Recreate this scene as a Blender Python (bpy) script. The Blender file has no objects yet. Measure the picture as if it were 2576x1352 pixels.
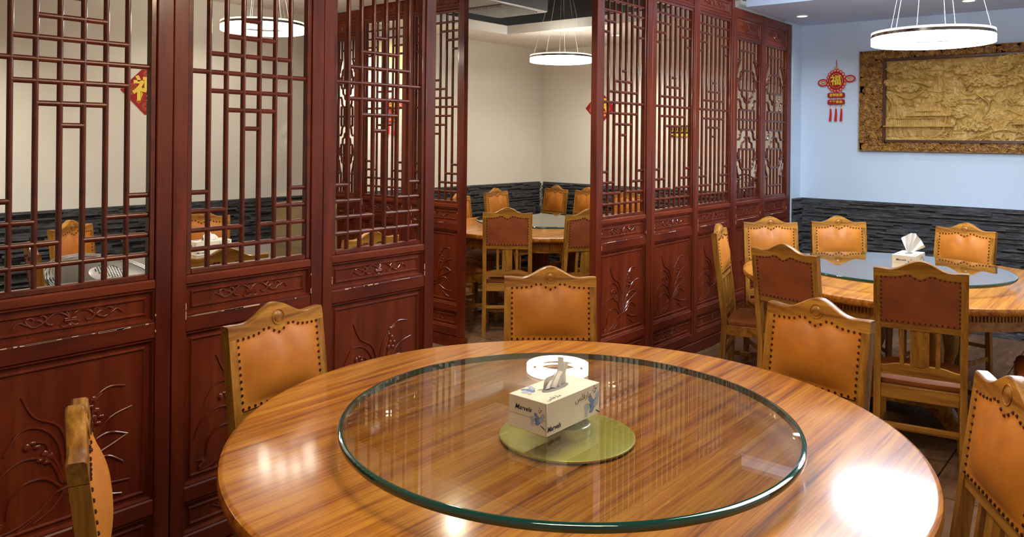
import bpy, bmesh, math, random
import numpy as np
from mathutils import Vector, Matrix
C = bpy.context.scene.collection
PI = math.pi
rnd = random.Random(7)

# ------------------------------------------------------------------ camera, world, exposure
EYE = 1.54
cd = bpy.data.cameras.new('camera'); cam = bpy.data.objects.new('camera', cd); C.objects.link(cam)
yaw_, roll_ = .6986, .0105
F_ = Vector((math.cos(yaw_), math.sin(yaw_), 0)); R_0 = Vector((math.sin(yaw_), -math.cos(yaw_), 0)); U_0 = Vector((0, 0, 1))
Rc = R_0 * math.cos(roll_) + U_0 * math.sin(roll_); Uc = U_0 * math.cos(roll_) - R_0 * math.sin(roll_)
cam.matrix_world = Matrix(((Rc.x, Uc.x, -F_.x, 0), (Rc.y, Uc.y, -F_.y, 0), (Rc.z, Uc.z, -F_.z, EYE), (0, 0, 0, 1)))
cd.sensor_width = 36; cd.lens = 1961 / 2576 * 36; cd.shift_y = -(676 - 346.2) / 2576; cd.clip_start = .02
bpy.context.scene.camera = cam
W = bpy.data.worlds.new('world'); bpy.context.scene.world = W; W.use_nodes = True
W.node_tree.nodes['Background'].inputs[0].default_value = (.5, .55, .65, 1)
W.node_tree.nodes['Background'].inputs[1].default_value = .15
vs = bpy.context.scene.view_settings
vs.view_transform = 'Standard'; vs.look = 'None'; vs.gamma = 1; vs.use_curve_mapping = False
vs.exposure = 0.0
LAMP_COOL = (.78, .89, 1.0); LAMP_WARM = (1.0, .91, .76); LAMP_NEAR = (1.0, .84, .58)
E_COOL, E_WARM, E_NEAR = 76, 24, 46
def area(name, loc, sx, sy, e, col):
    l = bpy.data.lights.new(name, 'AREA'); l.shape = 'RECTANGLE'; l.size = sx; l.size_y = sy; l.energy = e; l.color = col
    o = bpy.data.objects.new(name, l); C.objects.link(o); o.location = loc; return o
area('overhead_fill_light', (4.8, .9, 3.12), 2.2, 1.6, 95, (.93, .97, 1.0))  # pair of soft fill lights added overhead for brightness, no fixture there
area('overhead_fill_light', (1.2, .9, 3.12), 2.2, 1.6, 32, (1.0, .86, .66))

# ------------------------------------------------------------------ materials
def mat(name):
    m = bpy.data.materials.new(name); m.use_nodes = True
    nt = m.node_tree; b = nt.nodes['Principled BSDF']
    return m, nt, b
def N(nt, t, **kw):
    n = nt.nodes.new(t)
    for k, v in kw.items(): setattr(n, k, v)
    return n
def coords(nt, scale, rot=(0, 0, 0), out='Object'):
    t = N(nt, 'ShaderNodeTexCoord'); mp = N(nt, 'ShaderNodeMapping')
    mp.inputs['Scale'].default_value = scale; mp.inputs['Rotation'].default_value = rot
    nt.links.new(t.outputs[out], mp.inputs['Vector']); return mp.outputs[0]
def ramp(nt, fac, stops):
    r = N(nt, 'ShaderNodeValToRGB'); e = r.color_ramp.elements
    while len(e) < len(stops): e.new(.5)
    for i, (p, c) in enumerate(stops): e[i].position = p; e[i].color = (*c, 1)
    nt.links.new(fac, r.inputs[0]); return r.outputs[0]
def noise(nt, vec, scale, detail=4, rough=.55, dist=0):
    n = N(nt, 'ShaderNodeTexNoise'); n.inputs['Scale'].default_value = scale; n.inputs['Detail'].default_value = detail
    n.inputs['Roughness'].default_value = rough; n.inputs['Distortion'].default_value = dist
    nt.links.new(vec, n.inputs['Vector']); return n.outputs[0]
def bump(nt, b, h, strength, dist=.002):
    n = N(nt, 'ShaderNodeBump'); n.inputs['Strength'].default_value = strength; n.inputs['Distance'].default_value = dist
    nt.links.new(h, n.inputs['Height']); nt.links.new(n.outputs[0], b.inputs['Normal'])
def flat(name, c, rough=.5, metal=0, coat=0, bumpv=0, bscale=200):
    m, nt, b = mat(name)
    b.inputs['Base Color'].default_value = (*c, 1); b.inputs['Roughness'].default_value = rough
    b.inputs['Metallic'].default_value = metal; b.inputs['Coat Weight'].default_value = coat
    v = coords(nt, (1, 1, 1)); n = noise(nt, v, bscale, 3)
    n2 = noise(nt, v, 6, 3)
    cc = ramp(nt, n2, [(.3, tuple(x * .9 for x in c)), (.7, tuple(min(1, x * 1.06) for x in c))])
    nt.links.new(cc, b.inputs['Base Color'])
    if bumpv: bump(nt, b, n, bumpv)
    return m
def wood(name, dark, mid, light, scale, rough=.35, coat=.3, coatr=.15, n=1, bumpv=.15, knots=False):
    m, nt, b = mat(name)
    v = coords(nt, scale)
    a = noise(nt, v, n, 5, .6, .6)
    col = ramp(nt, a, [(.30, dark), (.5, mid), (.70, light)])
    v2 = coords(nt, tuple(s * 5 for s in scale)); f = noise(nt, v2, n, 3, .6)
    mx = N(nt, 'ShaderNodeMix', data_type='RGBA', blend_type='MULTIPLY'); mx.inputs[0].default_value = .55
    g = ramp(nt, f, [(.35, (.62, .56, .5)), (.6, (1, 1, 1))])
    nt.links.new(col, mx.inputs[6]); nt.links.new(g, mx.inputs[7]); res = mx.outputs[2]
    if knots:
        vo = N(nt, 'ShaderNodeTexVoronoi'); vo.inputs['Scale'].default_value = 3.2
        nt.links.new(coords(nt, (1, 1, .8)), vo.inputs['Vector'])
        k = ramp(nt, vo.outputs[0], [(.035, (.25, .2, .2)), (.09, (1, 1, 1))])
        m2 = N(nt, 'ShaderNodeMix', data_type='RGBA', blend_type='MULTIPLY'); m2.inputs[0].default_value = .8
        nt.links.new(res, m2.inputs[6]); nt.links.new(k, m2.inputs[7]); res = m2.outputs[2]
    nt.links.new(res, b.inputs['Base Color'])
    b.inputs['Roughness'].default_value = rough; b.inputs['Coat Weight'].default_value = coat; b.inputs['Specular IOR Level'].default_value = .3
    b.inputs['Coat Roughness'].default_value = coatr
    bump(nt, b, f, bumpv, .001)
    return m
def emit(name, c, s):
    m, nt, b = mat(name)
    b.inputs['Base Color'].default_value = (.9, .9, .9, 1)
    b.inputs['Emission Color'].default_value = (*c, 1); b.inputs['Emission Strength'].default_value = s
    return m
M = {}
RD, RM, RL = (.078, .007, .0014), (.135, .016, .0024), (.20, .031, .005)
M['red_v'] = wood('red_wood_vertical', RD, RM, RL, (9, 9, 1.1), .45, .28, .2, knots=True)
M['red_h'] = wood('red_wood_horizontal', RD, RM, RL, (1.1, 9, 9), .45, .28, .2)
M['red_bar'] = wood('red_wood_bars', (.065, .007, .002), (.105, .013, .003), (.15, .022, .005), (9, 9, 9), .35, .55, .14, bumpv=.05)
M['oak_v'] = wood('oak_vertical', (.17, .062, .009), (.36, .155, .020), (.50, .245, .036), (34, 34, 2.5), .38, .35, .2, bumpv=.3)
M['oak_h'] = wood('oak_horizontal', (.18, .066, .009), (.38, .165, .021), (.52, .255, .038), (2.5, 34, 34), .38, .35, .2, bumpv=.3)
def leather(name, a, b_, c):
    m, nt, b = mat(name); v = coords(nt, (1, 1, 1)); n = noise(nt, v, 7, 4, .6)
    nt.links.new(ramp(nt, n, [(.3, a), (.5, b_), (.75, c)]), b.inputs['Base Color'])
    b.inputs['Roughness'].default_value = .55; b.inputs['Sheen Weight'].default_value = .0
    bump(nt, b, noise(nt, v, 350, 2), .15, .001); return m
M['leather'] = leather('orange_leather', (.40, .125, .008), (.50, .17, .012), (.58, .21, .022))
M['suede'] = leather('rust_suede', (.19, .040, .008), (.26, .058, .011), (.33, .085, .018))
M['seat_leather'] = leather('brown_seat_leather', (.22, .062, .010), (.30, .085, .013), (.36, .11, .02))
M['red_carving'] = wood('red_wood_carving', RM, (.16, .019, .004), RL, (9, 9, 9), .3, 1.0, .12, bumpv=.02)
M['nail'] = flat('bronze_nail', (.11, .045, .03), .25, .8)
M['chip'] = flat('bare_wood_chip', (.75, .48, .33), .8)
m, nt, b = mat('black_ledger_stone'); v = coords(nt, (6, 6, 60))
nt.links.new(ramp(nt, noise(nt, v, 2, 5, .7), [(.3, (.018, .020, .024)), (.52, (.085, .09, .10)), (.72, (.27, .28, .29))]), b.inputs['Base Color'])
b.inputs['Roughness'].default_value = .5; bump(nt, b, noise(nt, coords(nt, (20, 20, 70)), 3, 6, .75), 1.0, .012); M['stone'] = m
def plaster(name, c, r=.7):
    m, nt, b = mat(name); v = coords(nt, (1, 1, 1)); n = noise(nt, v, 1.7, 4)
    nt.links.new(ramp(nt, n, [(.3, tuple(x * .95 for x in c)), (.7, c)]), b.inputs['Base Color'])
    b.inputs['Roughness'].default_value = r; bump(nt, b, noise(nt, v, 60, 4), .12, .002); return m
M['wall_blue'] = plaster('pale_blue_paint_lamp_tint', (.60, .75, .95))  # pale blue carries part of the lamp's cool cast in the wall colour
M['wall_cream'] = plaster('cream_paint', (.80, .78, .70))
M['ceil'] = plaster('ceiling_paint', (.82, .80, .76))
M['ceil_blue'] = plaster('ceiling_paint_lamp_tint', (.56, .70, .96))  # ceiling paint with the cool lamp cast mixed into its colour
M['void'] = flat('dark_void_paint', (.012, .014, .022), .8)
M['duct'] = flat('duct_metal', (.28, .28, .28), .5, .3)
# table veneer: streaks along X
m, nt, b = mat('table_veneer')
v = coords(nt, (.5, 15, 15), (0, 0, 0)); a = noise(nt, v, 2.0, 6, .68, .35)
col = ramp(nt, a, [(.33, (.17, .040, .004)), (.43, (.40, .125, .010)), (.54, (.56, .215, .018)), (.70, (.66, .30, .035))])
v2 = coords(nt, (2, 75, 75)); f = noise(nt, v2, 2, 4, .65, .3)
g = ramp(nt, f, [(.34, (.42, .30, .2)), (.48, (.9, .88, .85)), (.6, (1, 1, 1))])
mx = N(nt, 'ShaderNodeMix', data_type='RGBA', blend_type='MULTIPLY'); mx.inputs[0].default_value = .7
nt.links.new(col, mx.inputs[6]); nt.links.new(g, mx.inputs[7]); nt.links.new(mx.outputs[2], b.inputs['Base Color'])
b.inputs['Roughness'].default_value = .5; b.inputs['Specular IOR Level'].default_value = .25; b.inputs['Coat Weight'].default_value = .75; b.inputs['Coat Roughness'].default_value = .15
bump(nt, b, f, .25, .0006); M['table'] = m
# thin glass: transparent + fresnel gloss
def glassy(name, tint, boost=1.0):
    m = bpy.data.materials.new(name); m.use_nodes = True; nt = m.node_tree; nt.nodes.clear()
    o = N(nt, 'ShaderNodeOutputMaterial'); mx = N(nt, 'ShaderNodeMixShader'); tr = N(nt, 'ShaderNodeBsdfTransparent'); gl = N(nt, 'ShaderNodeBsdfGlossy')
    lw = N(nt, 'ShaderNodeLayerWeight'); pw = N(nt, 'ShaderNodeMath', operation='POWER'); pw.inputs[1].default_value = 5
    fr = N(nt, 'ShaderNodeMath', operation='MULTIPLY_ADD'); fr.inputs[1].default_value = .96; fr.inputs[2].default_value = .04
    nt.links.new(lw.outputs['Facing'], pw.inputs[0]); nt.links.new(pw.outputs[0], fr.inputs[0])
    tr.inputs[0].default_value = (*tint, 1); gl.inputs['Roughness'].default_value = .004
    mt = N(nt, 'ShaderNodeMath', operation='MULTIPLY'); mt.inputs[1].default_value = boost; mt.use_clamp = True
    nt.links.new(fr.outputs[0], mt.inputs[0]); nt.links.new(mt.outputs[0], mx.inputs[0])
    nt.links.new(tr.outputs[0], mx.inputs[1]); nt.links.new(gl.outputs[0], mx.inputs[2]); nt.links.new(mx.outputs[0], o.inputs[0])
    return m
M['glass'] = glassy('clear_glass', (.955, .965, .925), 1.5)
M['edge'] = flat('green_glass_edge', (.008, .06, .045), .06, 0, 1)
M['gold_disc'] = flat('olive_gold_disc', (.46, .42, .08), .38, .25)
M['steel'] = flat('brushed_steel', (.6, .62, .62), .28, 1)
M['chrome'] = flat('chrome_band', (.45, .45, .48), .15, 1)
M['wire'] = flat('suspension_wire', (.75, .78, .75), .4)
M['box'] = flat('tissue_box_card', (.80, .74, .60), .4)
M['tissue'] = flat('tissue_paper', (.86, .84, .82), .9)
M['ink'] = flat('dark_ink', (.03, .025, .06), .5)
M['inkgrey'] = flat('grey_ink', (.25, .24, .24), .5)
M['blueink'] = flat('blue_ink', (.16, .27, .52), .5)
M['blueink2'] = flat('pale_blue_ink', (.42, .48, .56), .5)
M['navyink'] = flat('navy_ink', (.07, .11, .22), .5)
M['red'] = flat('red_flock', (.36, .003, .006), .7)
M['redthread'] = flat('red_thread', (.62, .01, .02), .6)
M['yellow'] = flat('yellow_print', (.90, .66, .05), .5)
M['gold'] = flat('gold_print', (.80, .42, .10), .4, .2)
M['peach'] = flat('peach_loop', (.95, .50, .30), .5)
M['black'] = flat('black_plastic', (.02, .02, .022), .4)
M['cloth'] = leather('olive_brown_cloth', (.17, .12, .06), (.22, .16, .085), (.27, .2, .11))
M['downlight'] = emit('downlight_lens', (1, .85, .6), 12)
M['top_strip'] = emit('lamp_top_strip', (1, .93, .7), 1.1)
M['spot_rim'] = flat('white_rim', (.8, .8, .8), .4)
m, nt, b = mat('carved_relief_wood'); v = coords(nt, (1, 1, 1))
nt.links.new(ramp(nt, noise(nt, v, 14, 4), [(.3, (.40, .23, .05)), (.7, (.60, .40, .12))]), b.inputs['Base Color']); b.inputs['Roughness'].default_value = .38; M['relief'] = m
m, nt, b = mat('carved_frame_wood'); v = coords(nt, (1, 1, 1))
nt.links.new(ramp(nt, noise(nt, v, 26, 6, .75), [(.36, (.10, .035, .007)), (.5, (.27, .12, .02)), (.64, (.50, .26, .05))]), b.inputs['Base Color']); b.inputs['Roughness'].default_value = .33; M['frame'] = m
M['frame_dark'] = flat('dark_frame_lip', (.085, .035, .02), .3)
m, nt, b = mat('floor_tile'); v = coords(nt, (1, 1, 1), out='Generated')
oi = N(nt, 'ShaderNodeObjectInfo'); vv = N(nt, 'ShaderNodeVectorMath', operation='ADD')
tc = N(nt, 'ShaderNodeTexCoord'); nt.links.new(tc.outputs['Object'], vv.inputs[0]); nt.links.new(oi.outputs['Location'], vv.inputs[1])
mp = N(nt, 'ShaderNodeMapping'); mp.inputs['Scale'].default_value = (1.2, 5, 1); nt.links.new(vv.outputs[0], mp.inputs[0])
nt.links.new(ramp(nt, noise(nt, mp.outputs[0], 2.5, 6, .62, 1.2), [(.3, (.13, .065, .035)), (.5, (.19, .10, .055)), (.75, (.27, .155, .09))]), b.inputs['Base Color'])
b.inputs['Roughness'].default_value = .22; M['tile'] = m
M['grout'] = flat('dark_grout', (.03, .02, .015), .8)

# ------------------------------------------------------------------ mesh builder
class MB:
    def __init__(s): s.v = []; s.f = []; s.sm = []
    def add(s, vs, fs, smooth=False):
        o = len(s.v); s.v += [tuple(v) for v in vs]; s.f += [tuple(i + o for i in f) for f in fs]; s.sm += [smooth] * len(fs); return s
    def box(s, x0, x1, y0, y1, z0, z1):
        return s.add([(x0, y0, z0), (x1, y0, z0), (x1, y1, z0), (x0, y1, z0), (x0, y0, z1), (x1, y0, z1), (x1, y1, z1), (x0, y1, z1)],
                     [(0, 3, 2, 1), (4, 5, 6, 7), (0, 1, 5, 4), (1, 2, 6, 5), (2, 3, 7, 6), (3, 0, 4, 7)])
    def cbox(s, x0, x1, y0, y1, z0, z1, c=.003):
        # box with chamfered edges (all 12)
        xs = (x0, x0 + c, x1 - c, x1); ys = (y0, y0 + c, y1 - c, y1); zs = (z0, z0 + c, z1 - c, z1)
        V = []; idx = {}
        for i in range(4):
            for j in range(4):
                for k in range(4):
                    e = (i in (0, 3)) + (j in (0, 3)) + (k in (0, 3))
                    if e == 1 and True:
                        idx[(i, j, k)] = len(V); V.append((xs[i], ys[j], zs[k]))
        F = []
        g = lambda *t: idx[t]
        for i, o in ((0, 1), (3, 0)):
            q = [g(i, 1, 1), g(i, 1, 2), g(i, 2, 2), g(i, 2, 1)]; F.append(tuple(q if o else q[::-1]))
            q = [g(1, i, 1), g(2, i, 1), g(2, i, 2), g(1, i, 2)]; F.append(tuple(q if o else q[::-1]))
            q = [g(1, 1, i), g(1, 2, i), g(2, 2, i), g(2, 1, i)]; F.append(tuple(q if o else q[::-1]))
        m = {0: 1, 3: 2}
        for i in (0, 3):
            for j in (0, 3):
                F.append((g(i, m[j], 1), g(i, m[j], 2), g(m[i], j, 2), g(m[i], j, 1)))
                F.append((g(i, 1, m[j]), g(i, 2, m[j]), g(m[i], 2, j), g(m[i], 1, j)))
                F.append((g(1, i, m[j]), g(2, i, m[j]), g(2, m[i], j), g(1, m[i], j)))
                for k in (0, 3): F.append((g(i, m[j], m[k]), g(m[i], j, m[k]), g(m[i], m[j], k)))
        return s.add(V, F)
    def prism(s, pts, a, b, axis='y', smooth=False):
        # pts polygon in the plane normal to axis
        n = len(pts)
        P = {'y': lambda p, t: (p[0], t, p[1]), 'z': lambda p, t: (p[0], p[1], t), 'x': lambda p, t: (t, p[0], p[1])}[axis]
        V = [P(p, a) for p in pts] + [P(p, b) for p in pts]
        F = [tuple(range(n)), tuple(range(2 * n - 1, n - 1, -1))] + [(i, n + i, n + (i + 1) % n, (i + 1) % n) for i in range(n)]
        return s.add(V, F, smooth)
    def prism2(s, pts): return s.add(pts, [tuple(range(len(pts)))])
    def lathe(s, prof, seg=32, c=(0, 0, 0), smooth=True, closed=False):
        V = []; n = len(prof)
        for k in range(seg):
            a = 2 * PI * k / seg; ca, sa = math.cos(a), math.sin(a)
            V += [(c[0] + r * ca, c[1] + r * sa, c[2] + z) for r, z in prof]
        F = []
        for k in range(seg):
            k2 = (k + 1) % seg
            for i in range(n if closed else n - 1):
                j = (i + 1) % n
                F.append((k * n + i, k2 * n + i, k2 * n + j, k * n + j))
        s.add(V, F, smooth)
        if not closed:
            o = len(s.v) - len(V)
            if prof[0][0] > 1e-6: s.f.append(tuple(o + k * n for k in range(seg))[::-1]); s.sm.append(False)
            if prof[-1][0] > 1e-6: s.f.append(tuple(o + k * n + n - 1 for k in range(seg))); s.sm.append(False)
        return s
    def tube(s, pts, r, seg=6, flatten=1.0, up=(0, 1, 0)):
        P = [Vector(p) for p in pts]; n = len(P); V = []
        R_ = r if isinstance(r, (list, tuple)) else [r] * n
        for i in range(n):
            t = (P[min(i + 1, n - 1)] - P[max(i - 1, 0)]); t = t.normalized() if t.length > 1e-9 else Vector((0, 0, 1))
            u = Vector(up)
            if abs(t.dot(u)) > .95: u = Vector((1, 0, 0))
            a = t.cross(u).normalized(); b_ = a.cross(t).normalized()
            for k in range(seg):
                w = 2 * PI * k / seg; V.append(P[i] + a * math.cos(w) * R_[i] + b_ * math.sin(w) * R_[i] * flatten)
        F = [(i * seg + k, i * seg + (k + 1) % seg, (i + 1) * seg + (k + 1) % seg, (i + 1) * seg + k) for i in range(n - 1) for k in range(seg)]
        F += [tuple(range(seg))[::-1], tuple((n - 1) * seg + k for k in range(seg))]
        return s.add(V, F, True)
    def ball(s, c, r, seg=8, rings=5, sc=(1, 1, 1)):
        V = [(c[0], c[1], c[2] + r * sc[2])]
        for i in range(1, rings):
            a = PI * i / rings
            for k in range(seg):
                w = 2 * PI * k / seg; V.append((c[0] + r * sc[0] * math.sin(a) * math.cos(w), c[1] + r * sc[1] * math.sin(a) * math.sin(w), c[2] + r * sc[2] * math.cos(a)))
        V.append((c[0], c[1], c[2] - r * sc[2])); L = len(V) - 1
        F = [(0, 1 + k, 1 + (k + 1) % seg) for k in range(seg)]
        for i in range(rings - 2):
            for k in range(seg): F.append((1 + i * seg + k, 1 + (i + 1) * seg + k, 1 + (i + 1) * seg + (k + 1) % seg, 1 + i * seg + (k + 1) % seg))
        F += [(L, L - seg + (k + 1) % seg, L - seg + k) for k in range(seg)]
        return s.add(V, F, True)
    def hexa(s, b0, b1, w, d, w1=None, d1=None):
        # tapered square bar between two points (mostly vertical)
        w1 = w1 or w; d1 = d1 or d
        V = [(b0[0] + sx * w / 2, b0[1] + sy * d / 2, b0[2]) for sx, sy in ((-1, -1), (1, -1), (1, 1), (-1, 1))] + \
            [(b1[0] + sx * w1 / 2, b1[1] + sy * d1 / 2, b1[2]) for sx, sy in ((-1, -1), (1, -1), (1, 1), (-1, 1))]
        return s.add(V, [(0, 3, 2, 1), (4, 5, 6, 7), (0, 1, 5, 4), (1, 2, 6, 5), (2, 3, 7, 6), (3, 0, 4, 7)])
    def grid(s, fn, nu, nv, smooth=True):
        V = [fn(i / nu, j / nv) for j in range(nv + 1) for i in range(nu + 1)]
        F = [(j * (nu + 1) + i, j * (nu + 1) + i + 1, (j + 1) * (nu + 1) + i + 1, (j + 1) * (nu + 1) + i) for j in range(nv) for i in range(nu)]
        return s.add(V, F, smooth)
    def mesh(s, name, m):
        me = bpy.data.meshes.new(name); me.from_pydata(s.v, [], s.f)
        me.polygons.foreach_set('use_smooth', s.sm); me.materials.append(M[m] if isinstance(m, str) else m); bm = bmesh.new(); bm.from_mesh(me)
        if all(e.is_manifold for e in bm.edges): bmesh.ops.recalc_face_normals(bm, faces=bm.faces); bm.to_mesh(me)
        bm.free(); me.update(); me.set_sharp_from_angle(angle=.7); return me
    def obj(s, name, m, parent=None, **p):
        return link(name, s.mesh(name, m), parent, **p)
def link(name, me, parent=None, loc=(0, 0, 0), rot=(0, 0, 0), scale=(1, 1, 1), **p):
    o = bpy.data.objects.new(name, me); C.objects.link(o); o.parent = parent; o.location = loc; o.rotation_euler = rot; o.scale = scale
    for k, v in p.items(): o[k] = v
    return o
def empty(name, loc=(0, 0, 0), rz=0, **p):
    o = bpy.data.objects.new(name, None); C.objects.link(o); o.location = loc; o.rotation_euler = (0, 0, rz); o.empty_display_size = .1
    for k, v in p.items(): o[k] = v
    return o
KIDS = {}
def copy_tree(o, parent=None):
    c = o.copy(); C.objects.link(c)
    if parent: c.parent = parent
    for ch in [x for x in list(C.objects) if x.parent == o]: copy_tree(ch, c)
    return c
def text_mesh(txt, size, extr=.0004, shear=0, bold=0):
    cu = bpy.data.curves.new('t', 'FONT'); cu.body = txt; cu.size = size; cu.extrude = extr; cu.align_x = 'CENTER'; cu.align_y = 'CENTER'; cu.shear = shear; cu.offset = bold
    cu.resolution_u = 3
    o = bpy.data.objects.new('t', cu); C.objects.link(o); dg = bpy.context.evaluated_depsgraph_get(); dg.update()
    me = bpy.data.meshes.new_from_object(o.evaluated_get(dg)); bpy.data.objects.remove(o); me.materials.clear(); return me
def text(txt, size, m, name, parent, loc, rot, **k):
    me = text_mesh(txt, size, **k); me.materials.append(M[m]); me.name = name
    return link(name, me, parent, loc, rot)

# ------------------------------------------------------------------ room
FZ = 0.0
XW, YS, YB, XB, CZ = 7.222, 2.6145, 5.781, 7.435, 2.5955
CURB = .079
XL, YF = -1.6, -1.8
def struct(name, mb, m): return mb.obj(name, m, None, kind='structure')
fl = struct('floor', MB().box(XL, XB + .1, YF, YB + .1, -.13, -.011), 'grout')
tile = MB(); tile.box(.0015, .5985, .0015, .5985, -.02, -.003); tile.v[4:8] = [(.0035, .0035, 0), (.5965, .0035, 0), (.5965, .5965, 0), (.0035, .5965, 0)]
tm = tile.mesh('tile', 'tile')
for i in range(15):
    for j in range(8):
        link('tile', tm, fl, (XL + i * .6, YS - .02 - (j + 1) * .6, FZ))
for i in range(4, 15):
    for j in range(6): link('tile', tm, fl, (XL + .05 + i * .6, YS - .02 + j * .6, 0))
# walls
wr = struct('wall_right', MB().box(XW, XB + .12, YF, YS + .06, FZ, 3.3), 'wall_blue')
ws = struct('wall_pier', MB().box(6.995, XW + .2, YS - .03, YS + .05, FZ, CZ + .1), 'wall_blue')
wb = struct('wall_back', MB().box(XL, XB + .12, YB, YB + .12, -.13, 3.3), 'wall_cream')
wbr = struct('wall_back_right', MB().box(XB, XB + .12, YS + .05, YB, -.13, 3.3), 'wall_cream')
wl = struct('wall_left', MB().box(XL - .12, XL, YF, YB, -.13, 3.3), 'wall_cream')
wf = struct('wall_front', MB().box(XL, XW + .12, YF - .12, YF, -.13, 3.3), 'wall_cream')
def ledger(parent, length, place, h=1.017, z0=0.0, seed=1):
    r = random.Random(seed); mb = MB(); z = z0
    while z < h - .006:
        dz = min(r.uniform(.012, .020), h - z); x = -r.uniform(0, .3)
        while x < length:
            w = r.uniform(.12, .42); d = r.uniform(.008, .042); a, b_ = max(x, 0), min(x + w, length)
            if b_ > a + .01:
                q = [place(a, 0, z), place(b_, 0, z), place(b_, d, z), place(a, d, z), place(a, 0, z + dz - .0012), place(b_, 0, z + dz - .0012), place(b_, d, z + dz - .0012), place(a, d, z + dz - .0012)]
                mb.add(q, [(0, 3, 2, 1), (4, 5, 6, 7), (0, 1, 5, 4), (1, 2, 6, 5), (2, 3, 7, 6), (3, 0, 4, 7)])
            x += w
        z += dz
    return mb.obj('ledger_stone', 'stone', parent, kind='stuff')
ledger(wr, 4.2, lambda a, d, z: (XW - d, YS - .04 - a, z), z0=FZ, seed=2)
ledger(ws, .19, lambda a, d, z: (7.0 + a, YS - .03 - d, z), z0=FZ, seed=3)
ledger(wb, 7.4, lambda a, d, z: (XB - .04 - a, YB - d, z), seed=4)
ledger(wbr, 3.4, lambda a, d, z: (XB - d, YB - .04 - a, z), seed=5)
# ceilings: void slab, dropped soffits, fascias
ce = struct('ceiling', MB().box(XL, XB + .1, YF, YB + .1, 3.2, 3.3), 'void')
def soffit(x0, x1, y0, y1, m): return MB().box(x0, x1, y0, y1, CZ, CZ + .09).obj('soffit', m, ce)
soffit(5.927, XW - .001, YF, YS - .05, 'ceil_blue'); soffit(XL, 5.927, YF, -.6, 'ceil')
soffit(6.08, XB - .001, YS + .06, YB, 'ceil'); soffit(4.16, 6.08, 5.185, YB, 'ceil'); soffit(XL, 4.08, YS + .06, YB, 'ceil')
du = empty('air_duct', (5.2, 4.76, 2.72), 0, label='grey metal air duct with vent grille in the dark back room ceiling', category='duct')
MB().cbox(-1.3, .62, -.30, .30, 0, .28, .01).obj('duct_body', 'duct', du)
g = MB().box(.0, .52, -.25, .25, -.012, 0)
for k in range(12): g.box(.02, .50, -.23 + k * .04, -.215 + k * .04, -.02, -.012)
g.obj('vent_grille', 'duct', du)
for hx in (-.5, .5): MB().box(hx - .025, hx + .025, -.02, .02, .28, .48).obj('hanger_strap', 'duct', du)
# raised curbs below the screens
struct('trim_1', MB().cbox(XL, 2.535, YS - .03, YS + .03, 0, CURB - .001, .004).cbox(3.866, 6.99, YS - .03, YS + .03, 0, CURB - .001, .004), 'red_h')


# ------------------------------------------------------------------ carved screens
def catmull(P, n=6):
    out = []
    for i in range(len(P) - 1):
        p0 = P[max(i - 1, 0)]; p1 = P[i]; p2 = P[i + 1]; p3 = P[min(i + 2, len(P) - 1)]
        for k in range(n):
            t = k / n
            out.append(tuple(.5 * (2 * p1[a] + (p2[a] - p0[a]) * t + (2 * p0[a] - 5 * p1[a] + 4 * p2[a] - p3[a]) * t * t + (3 * p1[a] - p0[a] - 3 * p2[a] + p3[a]) * t ** 3) for a in (0, 1)))
    out.append(tuple(P[-1])); return out
def stroke(mb, P, X, Z, w, h, y, r0=.005, r1=.002, n=5):
    Q = catmull(P, n); k = len(Q)
    rr = [r0 + (r1 - r0) * (i / (k - 1)) for i in range(k)]
    mb.tube([(X + px * w, y, Z + pz * h) for px, pz in Q], rr, 5, .6)
ORCHID = [[(.5, .25), (.48, .5), (.42, .62), (.28, .70), (.2, .84)], [(.52, .25), (.55, .5), (.62, .68), (.75, .78), (.88, .77)], [(.5, .25), (.53, .5), (.6, .66), (.72, .75)],
          [(.47, .25), (.44, .48), (.34, .61), (.2, .63), (.1, .50)], [(.46, .24), (.38, .40), (.22, .45), (.08, .38), (.02, .26)], [(.45, .22), (.35, .30), (.22, .30), (.14, .22), (.12, .12)],
          [(.54, .25), (.6, .40), (.75, .48), (.9, .44)], [(.55, .25), (.65, .34), (.8, .40), (.9, .44)], [(.56, .30), (.68, .48), (.78, .58), (.93, .62)], [(.53, .22), (.62, .29), (.75, .33), (.87, .26)],
          [(.47, .25), (.42, .38), (.38, .45), (.35, .52), (.28, .54)], [(.53, .25), (.6, .45), (.65, .6), (.66, .72)], [(.48, .24), (.45, .34), (.40, .40)]]
ROCK = [[(.52, .21), (.42, .19), (.34, .12), (.2, .05), (.06, .03)], [(.48, .20), (.40, .10), (.28, .04)], [(.5, .21), (.6, .23), (.68, .29)], [(.62, .2), (.75, .15), (.92, .13)],
        [(.36, .16), (.3, .08), (.18, .02)], [(.70, .12), (.78, .07), (.86, .05)], [(.06, .05), (.1, .09), (.04, .1)]]
PETAL = [(.27, .54), (.24, .52), (.3, .51), (.35, .45), (.32, .42), (.38, .43), (.36, .40), (.66, .72), (.64, .68), (.68, .64), (.71, .60), (.66, .60), (.69, .56), (.64, .56)]
def orchid(mb, X, Z, w, h, y):
    for P in ORCHID: stroke(mb, P, X, Z, w, h, y, .0058, .0026)
    for P in ROCK: stroke(mb, P, X, Z, w, h, y, .0052, .003, 4)
    for i, (px, pz) in enumerate(PETAL): mb.ball((X + px * w, y, Z + pz * h), .011, 6, 4, (1, .35, .6 + .5 * (i % 2)))
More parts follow.
